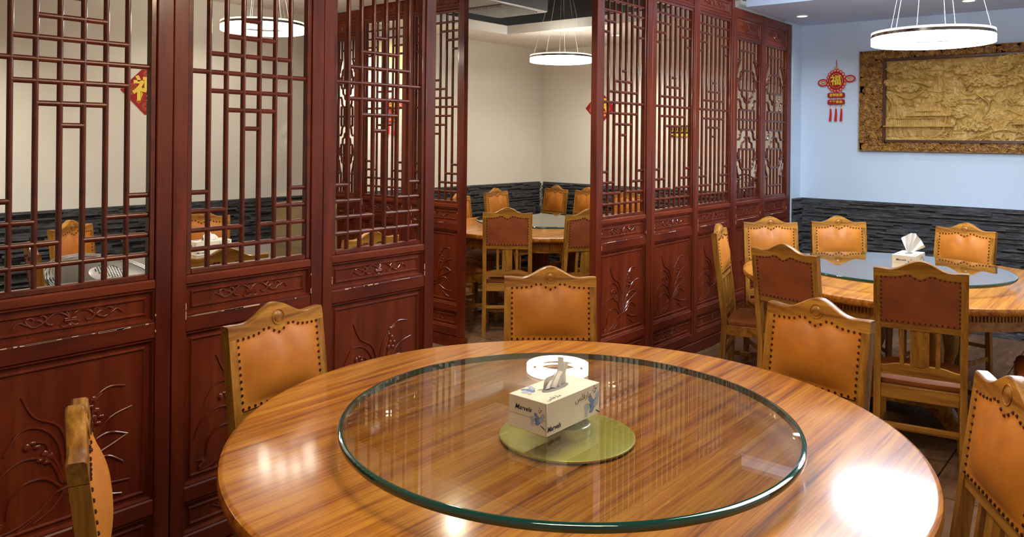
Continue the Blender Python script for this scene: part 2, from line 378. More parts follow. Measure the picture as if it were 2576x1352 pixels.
def bamboo(mb, X, Z, w, h, y):
    r = random.Random(3)
    for P in ([(.35, .02), (.42, .3), (.5, .6), (.62, .95)], [(.6, .02), (.62, .4), (.7, .7), (.72, .9)], [(.5, .02), (.4, .25), (.3, .45)]):
        stroke(mb, P, X, Z, w, h, y, .006, .003)
    for cx, cz in ((.3, .75), (.25, .5), (.65, .78), (.75, .6), (.6, .45), (.3, .3), (.7, .28), (.45, .62), (.5, .9)):
        for k in range(5):
            a = math.radians(-150 + k * 30 + r.uniform(-12, 12)); L = r.uniform(.10, .17)
            stroke(mb, [(cx, cz), (cx + .5 * L * math.cos(a), cz + .3 * L * math.sin(a)), (cx + L * math.cos(a), cz + .55 * L * math.sin(a))], X, Z, w, h, y, .005, .001, 3)
SCROLL = [[(.5, .50), (.56, .72), (.64, .76), (.72, .52), (.80, .36), (.87, .48), (.93, .60), (.98, .42)], [(.72, .52), (.69, .38), (.65, .36), (.64, .44)], [(.84, .42), (.88, .62), (.84, .72), (.81, .62)],
          [(.5, .34), (.54, .22), (.58, .28), (.57, .38)], [(.70, .60), (.73, .74), (.76, .72)], [(.74, .52), (.77, .60), (.79, .58)], [(.5, .56), (.53, .74), (.54, .80)]]
def scroll(mb, X, Z, w, h, y):
    w2 = w * .74; X2 = X + w * .13; r = max(.003, h * .044)
    for P in SCROLL:
        stroke(mb, P, X2, Z, w2, h, y, r, r * .6, 4); stroke(mb, [(1 - a, b_) for a, b_ in P], X2, Z, w2, h, y, r, r * .6, 4)
    for z in (.42, .49): mb.tube([(X2 + .45 * w2, y, Z + z * h), (X2 + .55 * w2, y, Z + z * h)], r, 5, .6)
    mb.tube([(X2 + .5 * w2, y, Z + .52 * h), (X2 + .5 * w2, y, Z + .86 * h)], r, 5, .6); mb.ball((X2 + .5 * w2, y, Z + .24 * h), r * 1.8, 6, 4, (1, .5, 1))
def ring_board(x0, x1, z0, z1, side=-1):
    prof = [(0, .016), (.004, .016), (.010, .004), (.022, .004), (.026, .009), (.029, .009), (.033, .003)]
    mb = MB(); V = []; F = []
    for ins, d in prof: V += [(x0 + ins, side * d, z0 + ins), (x1 - ins, side * d, z0 + ins), (x1 - ins, side * d, z1 - ins), (x0 + ins, side * d, z1 - ins)]
    n = len(prof)
    for i in range(n - 1):
        for k in range(4): F.append((i * 4 + k, i * 4 + (k + 1) % 4, i * 4 + 4 + (k + 1) % 4, i * 4 + 4 + k))
    F.append(tuple((n - 1) * 4 + k for k in range(4)))
    b0 = len(V); V += [(x0, .012, z0), (x1, .012, z0), (x1, .012, z1), (x0, .012, z1)]
    F.append((b0 + 3, b0 + 2, b0 + 1, b0))
    for k in range(4): F.append((k, b0 + k, b0 + (k + 1) % 4, (k + 1) % 4))
    mb.add(V, F); return mb
BARC = {}
def bar_mesh(kind, L, w, d):
    key = (kind, round(L, 4), w, d)
    if key in BARC: return BARC[key]
    pr = [(-w / 2, d / 2), (w / 2, d / 2), (w / 2, -d / 2 + .005), (w * .28, -d / 2 + .001), (0, -d / 2), (-w * .28, -d / 2 + .001), (-w / 2, -d / 2 + .005)]
    mb = MB(); n = len(pr)
    if kind == 'v': V = [(a, b_, 0) for a, b_ in pr] + [(a, b_, L) for a, b_ in pr]
    else: V = [(0, b_, -a) for a, b_ in pr] + [(L, b_, -a) for a, b_ in pr]
    mb.add(V, [tuple(range(n))[::-1], tuple(range(n, 2 * n))] + [(i, (i + 1) % n, n + (i + 1) % n, n + i) for i in range(n)])
    BARC[key] = mb.mesh('lattice_bar', 'red_bar'); return BARC[key]
def patternA():
    rows = []   # (row fraction measured in cells from the bottom, c0, c1)
    for k, segs in ((1, [(0, 7)]), (2, [(0, 3), (4, 7)]), (3, [(0, 2), (5, 7)]), (4, [(0, 1), (6, 7)])):
        for a, b_ in segs: rows.append((k, 'b', a, b_)); rows.append((k, 't', a, b_))
    for k, (a, b_) in ((0, (0, 7)), (1, (1, 6)), (2, (2, 5)), (3, (3, 4))):
        rows.append((k, 'c', a, b_))
        if k: rows.append((-k, 'c', a, b_))
    return rows
def make_leaf(name, x0, x1, margL, margR, kind, label, loc=None, rz=0, motif='orchid', chips=0, seed=1):
    w = x1 - x0
    t = empty(name, loc if loc else (x0, YS, CURB), rz, label=label, category='screen', group='carved red wood lattice screen panels')
    top = 2.60 if kind == 'A' else 2.502
    lt = 2.377 if kind == 'A' else 2.256; lb = .991
    cL, cR = margL, w - margR; sL, sR = cL - .02, cR + .02
    MB().cbox(.0008, sL, -.022, .022, 0, top, .003).obj('stile', 'red_v', t); MB().cbox(sR, w - .0008, -.022, .022, 0, top, .003).obj('stile', 'red_v', t)
    boards = [(.068, .178, 's'), (.236, .771, 'm'), (.830, .937, 's'), ((2.421, 2.545, 's') if kind == 'A' else (2.294, 2.437, 's'))]
    zz = [0, .068, .178, .236, .771, .830, .937, .971, lt + .02, boards[3][0], boards[3][1], top]
    for i in range(0, 12, 2):
        a, b_ = zz[i], zz[i + 1]
        mb = MB(); c = .006
        pr = [(a, .018), (a, -.014), (a + c, -.020), (b_ - c, -.020), (b_, -.014), (b_, .018)]
        mb.prism([(y, z) for z, y in pr][::-1], sL, sR, 'x'); mb.obj('rail', 'red_h', t)
    for a, b_, s in boards:
        bo = ring_board(sL, sR, a, b_).obj('carved_board', 'red_v', t)
        cv = MB(); i = .034
        {'s': scroll, 'm': bamboo if motif == 'bamboo' else orchid}[s](cv, sL + i, a + i * (.7 if s == 'm' else .36), sR - sL - 2 * i, b_ - a - 2 * i * (.7 if s == 'm' else .36), -.0055)
        cv.obj('carving', 'red_carving', bo)
    # lattice frame
    fr = MB()
    for a, b_, c_, d_ in ((sL, cL, .971, lt + .02), (cR, sR, .971, lt + .02), (cL, cR, .971, lb), (cL, cR, lt, lt + .02)): fr.cbox(a, b_, -.015, .015, c_, d_, .003)
    fr.obj('lattice_frame', 'red_bar', t)
    def vb(x, z0, z1, wd=.0145): link('lattice_bar', bar_mesh('v', z1 - z0, wd, .017), t, (x, 0, z0))
    def hb(xa, xb, z): link('lattice_bar', bar_mesh('h', xb - xa, .0165, .0172), t, (xa, 0, z))
    if kind == 'A':
        cw = (cR - cL) / 7; zc = (lb + lt) / 2; v = .0668
        for k in range(1, 7): vb(cL + k * cw, lb, lt)
        for k, ref, a, b_ in patternA():
            z = lb + k * v - .002 if ref == 'b' else lt - k * v + .002 if ref == 't' else zc + k * v
            hb(cL + a * cw, cL + b_ * cw, z)
    else:
        cw = (cR - cL) / 6; H = lt - lb; zc = (lt + lb) / 2
        Z = lambda q: zc + q * H            # q in -.5 .. .5
        X = lambda k: cL + k * cw
        for sg in (1, -1):
            def VV(k, a, b_):
                a, b_ = sorted((Z(sg * a), Z(sg * b_))); vb(X(k), a, b_, .0135)
            def HH(a, b_, q): hb(X(a), X(b_), Z(sg * q))
            for k in (2, 3, 4): VV(k, .5, .188)
            VV(3, .188, 0)
            for k in (1, 5): VV(k, .5, .378); VV(k, .255, .13 if k == 9 else .188)
            for k in (1, 2, 4, 5): VV(k, .063, 0)
            HH(1, 5, .438); HH(0, 1.2, .378); HH(4.8, 6, .378); HH(1.8, 4.2, .316); HH(0, 1.3, .255); HH(4.7, 6, .255); HH(1, 5, .188); HH(0, 1, .126); HH(5, 6, .126); HH(1, 5, .063)
            cv = MB()
            for mir in (0, 1):
                def Q(P):
                    Q2 = catmull([(6 - a if mir else a, b_) for a, b_ in P], 4)
                    cv.tube([(X(a), 0, Z(sg * b_)) for a, b_ in Q2], .0082, 6, 1.2)
                Q([(1.9, .316), (1.35, .30), (1.25, .275), (.75, .24), (.7, .205)]); Q([(1.55, .188), (1.7, .15), (2.2, .14), (2.4, .115), (3, .108)])
                Q([(1, .378), (.75, .35), (.5, .33), (.3, .29)]); Q([(.9, .126), (1.2, .11), (1.3, .085), (1.7, .063)])
            cv.obj('curved_lattice', 'red_bar', t)
        hb(cL, cR, zc)
    if chips:
        r = random.Random(seed); c = MB()
        for k in range(chips):
            L = r.choice([.006, .01, .02, .05, .1]); x = r.uniform(sL + .02, sR - .02 - L)
            c.box(x, x + L, -.0215, -.0195, .8245 + r.uniform(-.001, .003), .8272 + r.uniform(0, .002))
        for k in range(4):
            x = r.choice([sL - .003, sR + .0005]); z = r.uniform(.78, .93); c.box(x, x + .0025, -.0228, -.020, z, z + r.uniform(.006, .03))
        c.obj('bare_wood_chips', 'chip', t, kind='stuff', label='pale bare wood where the red varnish has chipped')
    return t
make_leaf('screen_panel', .04, .665, .075, .075, 'A', 'red lattice screen panel at the far left edge of the long partition', chips=3)
make_leaf('screen_panel', .665, 1.292, .075, .076, 'A', 'large red lattice panel at the left with a red diamond seen through it', chips=16, seed=4)
make_leaf('screen_panel', 1.292, 1.912, .073, .076, 'A', 'red lattice screen panel second from the left, the ring lamp showing through its top', chips=14, seed=5)
make_leaf('screen_panel', 1.912, 2.535, .069, .081, 'A', 'red lattice screen panel directly left of the doorway opening', chips=9, seed=6)
make_leaf('screen_panel', 3.866, 4.518, .090, .085, 'A', 'red lattice screen panel directly right of the doorway opening', chips=4, seed=7)
make_leaf('screen_panel', 4.518, 5.131, .067, .046, 'A', 'red lattice screen panel second right of the doorway, black plaque seen through it', chips=6, seed=8)
make_leaf('screen_panel', 5.131, 5.786, .080, .073, 'A', 'red lattice screen panel third right of the doorway, the last of the tall ones', chips=12, seed=9)
make_leaf('screen_panel', 5.786, 6.355, .073, .058, 'B', 'lower red screen panel with curved cloud lattice, second from the blue wall', motif='bamboo', chips=14, seed=10)
make_leaf('screen_panel', 6.355, 6.993, .076, .114, 'B', 'lower red screen panel with curved cloud lattice, right against the blue wall', motif='bamboo', chips=6, seed=11)
XP = 4.12; LA, LB, LC, LD = 3.90, 4.50, 5.09, 5.46
for a, b_, k, lab, s in ((LA, LB, 'A', 'red screen panel standing inside the doorway, nearest of the cross partition', 12), (LB, LC, 'A', 'red screen panel of the cross partition seen through the lattice left of the doorway', 13),
                         (LC, LD, 'B', 'small red cloud lattice panel of the cross partition, next to last before the back wall', 14), (LD, YB - .04, 'B', 'small red cloud lattice panel of the cross partition touching the back wall', 15)):
    make_leaf('screen_panel', a, b_, .075, .075, k, lab, loc=(XP, b_, CURB), rz=-PI / 2, motif='orchid', chips=4, seed=s)
struct('trim_2', MB().box(XP - .03, XP + .03, LA - .01, YB - .04, 0, CURB - .001), 'red_h')

# ------------------------------------------------------------------ chair
def yb(z): return .19 + ((.42 - z) * .05 if z < .42 else (z - .42) * .13)
def crest_top(x): 
    a = abs(x)
    return .958 + (.042 * .5 * (1 + math.cos(PI * min(a / .115, 1)))) - .004 * math.exp(-((a - .13) / .03) ** 2)
def pad_top(x):
    a = abs(x); return .9195 + .016 * math.exp(-((a - .048) / .026) ** 2) + .003 * math.exp(-((a - .09) / .03) ** 2) - .006 * math.exp(-(a / .02) ** 2)
def make_chair():
    t = empty('dining_chair')
    hw = .1925; pw = .030
    for s in (-1, 1):
        mb = MB(); x = s * (hw - pw / 2); zs = [0, .2, .42, .66, .918]
        for i in range(4): mb.hexa((x, yb(zs[i]), zs[i]), (x, yb(zs[i + 1]), zs[i + 1]), pw, .034)
        mb.obj('back_leg', 'oak_v', t)
        MB().hexa((s * .172, -.185, 0), (s * .178, -.185, .335), .026, .026, .036, .036).obj('front_leg', 'oak_v', t)
    # crest
    n = 28; P = [(-hw + 2 * hw * i / n, 0) for i in range(n + 1)]
    V = []; F = []
    for i in range(n + 1):
        x = -hw + 2 * hw * i / n; zt = crest_top(x); zb = .917 if abs(x) > .165 else pad_top(x) - .002
        for (zz, dy) in ((zb, -.017), (zt - .004, -.017), (zt, -.012), (zt, .012), (zt - .004, .017), (zb, .017)): V.append((x, yb(zz) + dy, zz))
    for i in range(n):
        for k in range(6): F.append((i * 6 + k, i * 6 + (k + 1) % 6, (i + 1) * 6 + (k + 1) % 6, (i + 1) * 6 + k))
    F += [tuple(range(6))[::-1], tuple(n * 6 + k for k in range(6))]
    cr = MB().add(V, F).obj('crest_rail', 'oak_h', t)
    me = MB().lathe([(.0255, -.003), (.0245, .003), (.0225, .003), (.0212, -.002), (.0195, -.002), (.018, .001), (.011, .0045), (0, .0055)], 28)
    me.v = [(x, yb(.9565 + y) - .0165 - z, .9565 + y) for x, y, z in me.v]; me.f = [f[::-1] for f in me.f]
    me.obj('carved_medallion', 'oak_h', cr)
    # pad
    def pad(side, bulge):
        def fn(u, v):
            x = (-1 + 2 * u) * .167; z0, z1 = .702, pad_top(x) + .001; z = z0 + (z1 - z0) * v
            du = max(0, min(x + .153, .153 - x)) / .153; dv = max(0, min(z - .716, z1 - .015 - z)) / .095; e = (1 - (1 - min(1, du)) ** 3) * (1 - (1 - min(1, dv)) ** 2)
            return (x, yb(z) + side * (.0165 + bulge * e), z)
        mb = MB().grid(fn, 44, 30)
        if side > 0: mb.f = [f[::-1] for f in mb.f]
        return mb
    pad(-1, .027).obj('backrest_pad', 'leather', t, label='orange leather front pad')
    pad(1, .006).obj('back_panel', 'suede', t, label='rust brown suede rear panel')
    for side in (-1, 1):
        nb = MB(); pts = []
        for i in range(17): x = -.160 + .320 * i / 16; pts.append((x, pad_top(x) - .006))
        for i in range(1, 10): pts += [(-.160, .9135 - i * .0205), (.160, .9135 - i * .0205)]
        for i in range(15): pts.append((-.160 + .320 * i / 14, .7085))
        for x, z in pts: nb.ball((x, yb(z) + side * .0175, z), .0047, 7, 4, (1, .8, 1))
        nb.obj('nail_trim', 'nail', t, kind='stuff', label='row of dark bronze upholstery nails')
    def rail(z0, z1, name='back_rail', d=.012, m='oak_h', x=hw - pw):
        MB().add([(sx * x, yb(z) + dy, z) for z in (z0, z1) for sx, dy in ((-1, -d), (1, -d), (1, d), (-1, d))], [(0, 3, 2, 1), (4, 5, 6, 7), (0, 1, 5, 4), (1, 2, 6, 5), (2, 3, 7, 6), (3, 0, 4, 7)]).obj(name, m, t)
    rail(.672, .704); 
    n = 20; V = []; F = []
    for i in range(n + 1):
        x = -.163 + .326 * i / n; zt = .497 + .008 * math.cos(4 * PI * x / .326 + PI) * 1 + (.006 if abs(x) < .06 else 0)
        for zz, dy in ((.450, -.010), (zt, -.010), (zt, .010), (.450, .010)): V.append((x, yb(zz) + dy, zz))
    for i in range(n):
        for k in range(4): F.append((i * 4 + k, i * 4 + (k + 1) % 4, (i + 1) * 4 + (k + 1) % 4, (i + 1) * 4 + k))
    F += [(3, 2, 1, 0), tuple(n * 4 + k for k in range(4))]
    MB().add(V, F).obj('lower_back_rail', 'oak_h', t)
    MB().hexa((0, yb(.498), .498), (0, yb(.674), .674), .078, .012).obj('splat', 'oak_v', t)
    for s in (-1, 1): MB().hexa((s * .074, yb(.498), .498), (s * .074, yb(.674), .674), .019, .014).obj('spindle', 'oak_v', t)
    def seat(u, v):
        a = 2 * PI * u; k = 1 / max(abs(math.cos(a)), abs(math.sin(a))); k = k ** .85
        r = [0, .25, .5, .75, .92, 1.0, 1.0, .97][min(7, int(round(v * 7)))]; z = [.455, .4545, .452, .446, .436, .420, .405, .396][min(7, int(round(v * 7)))]
        return (.190 * r * k * math.cos(a), -.012 + .19 * r * k * math.sin(a), z)
    sb = MB().grid(seat, 40, 7); sb.f = [f[::-1] for f in sb.f]; sb.obj('seat', 'seat_leather', t)
    MB().cbox(-.19, .19, -.203, -.181, .335, .398, .003).obj('seat_rail', 'oak_h', t); MB().cbox(-.163, .163, .18, .2, .335, .398, .003).obj('seat_rail', 'oak_h', t)
    for s in (-1, 1): MB().cbox(s * .179 - .011, s * .179 + .011, -.182, .182, .335, .398, .003).obj('side_rail', 'oak_h', t)
    for s in (-1, 1): MB().cbox(s * .173 - .009, s * .173 + .009, -.175, .195, .125, .152, .003).obj('stretcher', 'oak_h', t)
    MB().cbox(-.165, .165, -.01, .008, .128, .15, .003).obj('stretcher', 'oak_h', t); MB().cbox(-.163, .163, .19, .206, .20, .225, .003).obj('stretcher', 'oak_h', t)
    return t
chair0 = make_chair()
def place(mx, my, deg, z, label, group, first=[True]):
    o = chair0 if first[0] else copy_tree(chair0); first[0] = False
    th = math.radians(deg); b_ = (-math.sin(th), math.cos(th)); k = .26
    o.location = (mx - b_[0] * k, my - b_[1] * k, z); o.rotation_euler = (0, 0, th)
    o['label'] = label; o['category'] = 'chair'; o['group'] = group
    return o
g1, g2, g3, g4 = 'chairs around the near table', 'chairs around the far right table', 'chairs in the back room', 'chairs behind the left screen'
place(1.438, 2.202, 8.2, 0, 'orange leather chair at the near table in front of the left screens, turned slightly right', g1)
place(2.615, 1.979, -48, 0, 'orange leather chair behind the near table, facing the camera in front of the doorway', g1)
place(2.731, .909, -103.1, 0, 'orange leather chair against the near table right side, before the far table', g1)
place(.632, 1.645, 68.2, 0, 'orange chair seen side-on at the bottom left corner beside the dark screen', g1)
place(2.13, .262, -151, 0, 'orange chair cut off by the bottom right corner of the photo', g1)
place(4.696, 2.198, 15.4, 0, 'chair seen side-on at the left end of the far table, beside the red screens', g2)
place(5.42, 2.153, -48.5, 0, 'golden chair behind the far table, nearest to the red screens, facing the camera', g2)
place(5.825, 1.812, -52.5, 0, 'golden chair behind the far table below the red knot ornament', g2)
place(5.967, 1.026, -106, 0, 'golden chair behind the far table under the carved picture, right of the tissue box', g2)
place(4.05, 1.53, 77.6, 0, 'chair seen from behind at the left of the far table, its rust panel tilted', g2)
place(3.914, .854, 100.8, 0, 'large chair seen fully from behind at the far table, showing slats and seat rail', g2)
place(4.70, .12, -172, 0, 'chair mostly beyond the right edge, only its seat showing under the far table', g2)
place(5.47, 5.26, 14, 0, 'orange chair at the left of the back room table, half hidden by the doorway panel', g3)
place(6.287, 5.50, 3.1, 0, 'orange chair against the dark stone by the back wall, left one in the doorway', g3)
place(7.20, 5.37, -103.5, 0, 'orange chair in the back room corner, beneath the wall corner line', g3)
place(7.15, 4.90, -103.5, 0, 'orange chair at the right wall of the back room, right beside the corner chair', g3)
place(4.60, 3.90, 129.1, 0, 'chair seen from behind just inside the doorway, left of the back room table front', g3)
place(4.96, 3.39, 152.9, 0, 'chair seen from behind inside the doorway, half hidden by the right door post', g3)
place(7.12, 4.35, -87.3, 0, 'orange chair visible only through the lattice right of the doorway', g3)
place(4.59, 4.63, 72, 0, 'chair at the left of the back room table whose seat shows low in the doorway', g3)
place(1.99, 3.45, 162.4, 0, 'chair seen from behind through the bottom of the second left lattice', g4)
place(2.831, 5.258, -25.6, 0, 'orange chair at the back stone wall behind the white tissue box, seen through lattice', g4)
place(1.945, 5.20, 35, 0, 'orange chair seen through the leftmost lattice against the dark stone', g4)
place(1.43, 4.30, 78, 0, 'side-on orange chair seen low through the leftmost lattice', g4)
place(2.91, 3.49, 178, 0, 'chair whose wooden crest shows through the bottom of the lattice left of the doorway', g4)

# ------------------------------------------------------------------ tables, turntables
def make_table(cx, cy, zf, label, R_=.895):
    t = empty('round_dining_table', (cx, cy, zf), label=label, category='table', group='round wooden banquet tables'); z = .76 - zf
    MB().lathe([(R_ - .014, z), (R_ - .010, z - .0006), (R_ - .003, z - .004), (R_, z - .012), (R_, z - .026), (R_ - .006, z - .036), (R_ - .02, z - .042), (R_ - .05, z - .044)][::-1], 128).obj('tabletop', 'table', t)
    MB().lathe([(.815, z - .13), (.815, z - .045), (.79, z - .045), (.79, z - .13)], 96, closed=True).obj('apron', 'oak_h', t)
    fm = MB()
    for k in range(300):
        a = 2 * PI * k / 300; c, s = math.cos(a), math.sin(a); r0, r1 = .815, .829; w = .0062
        V = []
        for zz in (z - .082, z - .046):
            for r, q in ((r0, -w), (r1, -w * .6), (r1, w * .6), (r0, w)): V.append((r * c - q * s, r * s + q * c, zz))
        fm.add(V, [(0, 1, 2, 3), (4, 7, 6, 5), (0, 4, 5, 1), (1, 5, 6, 2), (2, 6, 7, 3)])
    fm.obj('fluted_moulding', 'oak_v', t, kind='stuff')
    MB().cbox(-.33, .33, -.33, .33, z - .10, z - .045, .005).obj('top_block', 'oak_h', t)
    for sx, sy in ((1, 1), (1, -1), (-1, 1), (-1, -1)):
        pr = [(.03, 0), (.04, .02), (.045, .06), (.028, .09), (.03, .12), (.05, .18), (.055, .26), (.042, .36), (.03, .42), (.036, .45), (.028, .47), (.034, .52), (.04, .56), (.04, z - .24)]
        MB().lathe([(r, q + .14) for r, q in pr], 20, (sx * .2, sy * .2, 0)).obj('turned_column', 'oak_v', t)
    MB().cbox(-.30, .30, -.30, .30, .10, .14, .005).obj('lower_platform', 'oak_h', t)
    for sx, sy in ((1, 1), (1, -1), (-1, 1), (-1, -1)): MB().hexa((sx * .40, sy * .40, 0), (sx * .24, sy * .24, .12), .07, .07, .1, .1).obj('foot', 'oak_v', t)
    return t
def make_turntable(cx, cy, label, R_=.585):
    z = .76
    t = empty('glass_turntable', (cx, cy, z), label=label, category='turntable', group='glass turntables on the tables')
    MB().lathe([(0, .003), (.172, .003), (.176, .006), (.176, .010), (.172, .012), (0, .012)], 72).obj('base_disc', 'gold_disc', t, label='olive gold base disc')
    MB().lathe([(0, .012), (.060, .012), (.060, .041), (.056, .044), (0, .044)], 48).obj('bearing_hub', 'steel', t, label='brushed steel bearing hub')
    sp = MB()
    for k in range(16):
        a = 2 * PI * k / 16; sp.tube([(.02 * math.cos(a), .02 * math.sin(a), .0445), (.054 * math.cos(a), .054 * math.sin(a), .0445)], .001, 4)
    sp.obj('hub_spokes', 'chrome', t)
    MB().prism2([((R_ - .0125) * math.cos(2 * PI * k / 128), (R_ - .0125) * math.sin(2 * PI * k / 128), .0455) for k in range(128)]).obj('glass_underside', 'glass', t)
    g = MB().prism2([((R_ - .0125) * math.cos(2 * PI * k / 128), (R_ - .0125) * math.sin(2 * PI * k / 128), .062) for k in range(128)]); g.obj('glass_disc', 'glass', t)
    MB().lathe([(R_ - .013, .0622), (R_ - .007, .0622), (R_ - .002, .0605), (R_, .057), (R_, .050), (R_ - .002, .0465), (R_ - .007, .0448), (R_ - .013, .0448)], 192, closed=True).obj('glass_edge', 'edge', t, label='thick dark green polished rim')
    return t
T1 = make_table(1.727, 1.239, FZ, 'large round wooden table filling the foreground')
T2 = make_table(4.96, 1.17, FZ, 'round wooden table by the blue wall under the carved picture', .90)
T3 = make_table(5.50, 4.27, 0, 'round wooden table in the back room seen through the doorway')
T4 = make_table(2.40, 4.33, 0, 'round wooden table behind the left lattice screens')
make_turntable(1.650, 1.188, 'large round glass turntable with green rim on the near table')
make_turntable(4.86, 1.18, 'glass turntable on the far table by the blue wall'); make_turntable(5.43, 4.20, 'glass turntable on the table in the back room'); make_turntable(2.40, 4.33, 'glass turntable on the table behind the left lattice')

# ------------------------------------------------------------------ tissue boxes
def petal(mb, cx, cz, L, w, a, y=0):
    n = 9; ca, sa = math.cos(a), math.sin(a); P = []
    for i in range(n): u = i / (n - 1); P.append((u * L, w * math.sin(PI * u) ** .8))
    for i in range(n - 2, 0, -1): u = i / (n - 1); P.append((u * L, -w * math.sin(PI * u) ** .8))
    mb.add([(cx + p * ca - q * sa, y, cz + p * sa + q * ca) for p, q in P], [tuple(range(len(P)))])
def flower(t, face, cx, cz, s):
    # face: function (a, c, off) -> local point ; a right, c up
    spec = [(0, 0, .030, .008, 150, 'navyink'), (0, 0, .034, .010, 120, 'blueink'), (0, 0, .028, .008, 75, 'navyink'), (-.004, .004, .03, .010, 40, 'blueink2'), (0, 0, .026, .007, 195, 'blueink'),
            (-.02, .006, .03, .011, 165, 'blueink2'), (-.012, .02, .022, .008, 130, 'blueink'), (.012, .02, .022, .010, 70, 'blueink2'), (.004, -.006, .03, .002, -30, 'ink'), (-.03, -.006, .016, .008, 200, 'blueink2')]
    by = {}
    for k, (a, c, L, w, ang, m) in enumerate(spec):
        mb = by.setdefault(m, MB()); tmp = MB(); petal(tmp, cx + a * s, cz + c * s, L * s, w * s, math.radians(ang))
        mb.add([face(p[0], p[2], .0003 + .00003 * k) for p in tmp.v], tmp.f)
    dots = by['navyink']
    for k in range(7):
        a = cx + (-.004 + .006 * (k % 3)) * s; c = cz + (.042 + .006 * (k // 2)) * s; tmp = MB(); petal(tmp, a, c, .005 * s, .0022 * s, k)
        dots.add([face(p[0], p[2], .0004) for p in tmp.v], tmp.f)
    for m, mb in by.items(): mb.obj('printed_flower', m, t)
def tissue_box(cx, cy, z, label, kind, rz=0, L=.225, D=.12, H=.08, detail=True):
    t = empty('tissue_box', (cx, cy, z), rz, label=label, category='tissue box', group='tissue boxes')
    MB().cbox(-L / 2, L / 2, -D / 2, D / 2, 0, H, .0012).obj('carton', 'box', t)
    sl = MB(); n = 32; P = [(.052 * math.cos(2 * PI * k / n) , .017 * math.sin(2 * PI * k / n)) for k in range(n)]
    sl.prism(P, H, H + .0004, 'z'); sl.obj('slot', 'inkgrey', t)
    if detail:
        MB().box(-L / 2 - .0003, -L / 2, -D / 2 + .003, D / 2, .036, .0368).box(-L / 2 - .0003, -L / 2, -D / 2 + .0035, -D / 2 + .0042, .002, H - .002).obj('flap_line', 'inkgrey', t)
    # lettering: front (-y) face, left (-x) face, top
    text('Marvels', .0175, 'ink', 'printed_lettering', t, (-L / 2 + .028, -D / 2 - .0004, .016), (PI / 2, 0, 0), shear=.25, bold=.0001)
    text('\uFEB2\uFEE0\uFED3\uFEAD\uFE8E\uFEE3', .022, 'inkgrey', 'printed_lettering', t, (L / 2 - .074, -D / 2 - .0004, .060), (PI / 2, 0, 0))
    text('Marvels', .0165, 'ink', 'printed_lettering', t, (-L / 2 - .0004, .014, .054), (PI / 2, 0, -PI / 2), shear=.25, bold=.0001)
    text('\uFEB2\uFEE0\uFED3\uFEAD\uFE8E\uFEE3', .018, 'inkgrey', 'printed_lettering', t, (-L / 2 + .045, -D / 2 + .016, H + .0003), (0, 0, 0))
    flower(t, lambda a, c, o: (a, -D / 2 - o, c), L / 2 - .024, .020, .95)
    flower(t, lambda a, c, o: (-L / 2 - o, -a, c), D / 2 - .022, .028, .62)
    flower(t, lambda a, c, o: (a, c, H + o), -L / 2 + .060, .026, .8)
    if kind == 'twist':
        def fn(u, v):
            xl = -.042 + .050 * min(1, v / .5) ** 1.2 + .012 * v; xr = .042 + .008 * v
            x = xl + (xr - xl) * u; fold = .006 * math.sin(u * 9 + v * 3) * (.4 + v) + .003 * math.sin(u * 23 + v * 7)
            zz = .001 + v * .072 - .006 * v * u * 3 + .003 * math.sin(u * 7)
            return (x, fold + .004 * v, H + max(zz, .0006))
        tb = MB().grid(fn, 26, 18)
        # a rumpled second ply behind it
        tb.grid(lambda u, v: (-.04 + .085 * u, .009 + .004 * math.sin(u * 12) - .003 * v, H + .0008 + v * (.022 + .012 * math.sin(u * 3))), 20, 6)
    elif kind == 'fan':
        Rm = [(550, 500), (380, 320), (520, 210), (680, 110), (780, 100), (880, 130), (1020, 330), (1170, 560), (930, 660), (700, 760), (690, 800)]
        Rm = [((a - 625) * .000155, (850 - b_) * .000155) for a, b_ in Rm]; Q = catmull(Rm, 5); V = []; nr = 6
        for i, (a, c) in enumerate(Q):
            for j in range(nr + 1):
                r = j / nr; V.append(((-.008 + .016 * i / len(Q)) * (1 - r) + a * r, .008 * math.sin(i * .9) * (.3 + r), H + c * r))
        # the fan spreads across the short side of the carton
        V = [(p[1], -p[0], p[2]) for p in V]
        F = [(i * (nr + 1) + j, i * (nr + 1) + j + 1, (i + 1) * (nr + 1) + j + 1, (i + 1) * (nr + 1) + j) for i in range(len(Q) - 1) for j in range(nr)]
        tb = MB().add(V, F, True)
    else:
        tb = MB().grid(lambda u, v: (-.04 + .09 * u, -.014 + .028 * v + .004 * math.sin(u * 11), H + .001 + .045 * math.sin(PI * v) * (.5 + .5 * math.sin(PI * min(1, u * 1.15)) + .12 * math.sin(u * 17))), 24, 10)
    tb.obj('tissue', 'tissue', t)
    return t
GZ = .8225
tissue_box(1.599, 1.190, GZ, 'cream tissue box with blue flowers on the near glass turntable', 'twist')
tissue_box(4.87, 1.123, GZ, 'tissue box with a fanned-out tissue on the far table by the blue wall', 'fan')
tissue_box(2.43, 4.418, GZ, 'white tissue box seen through the second left lattice', 'heap')

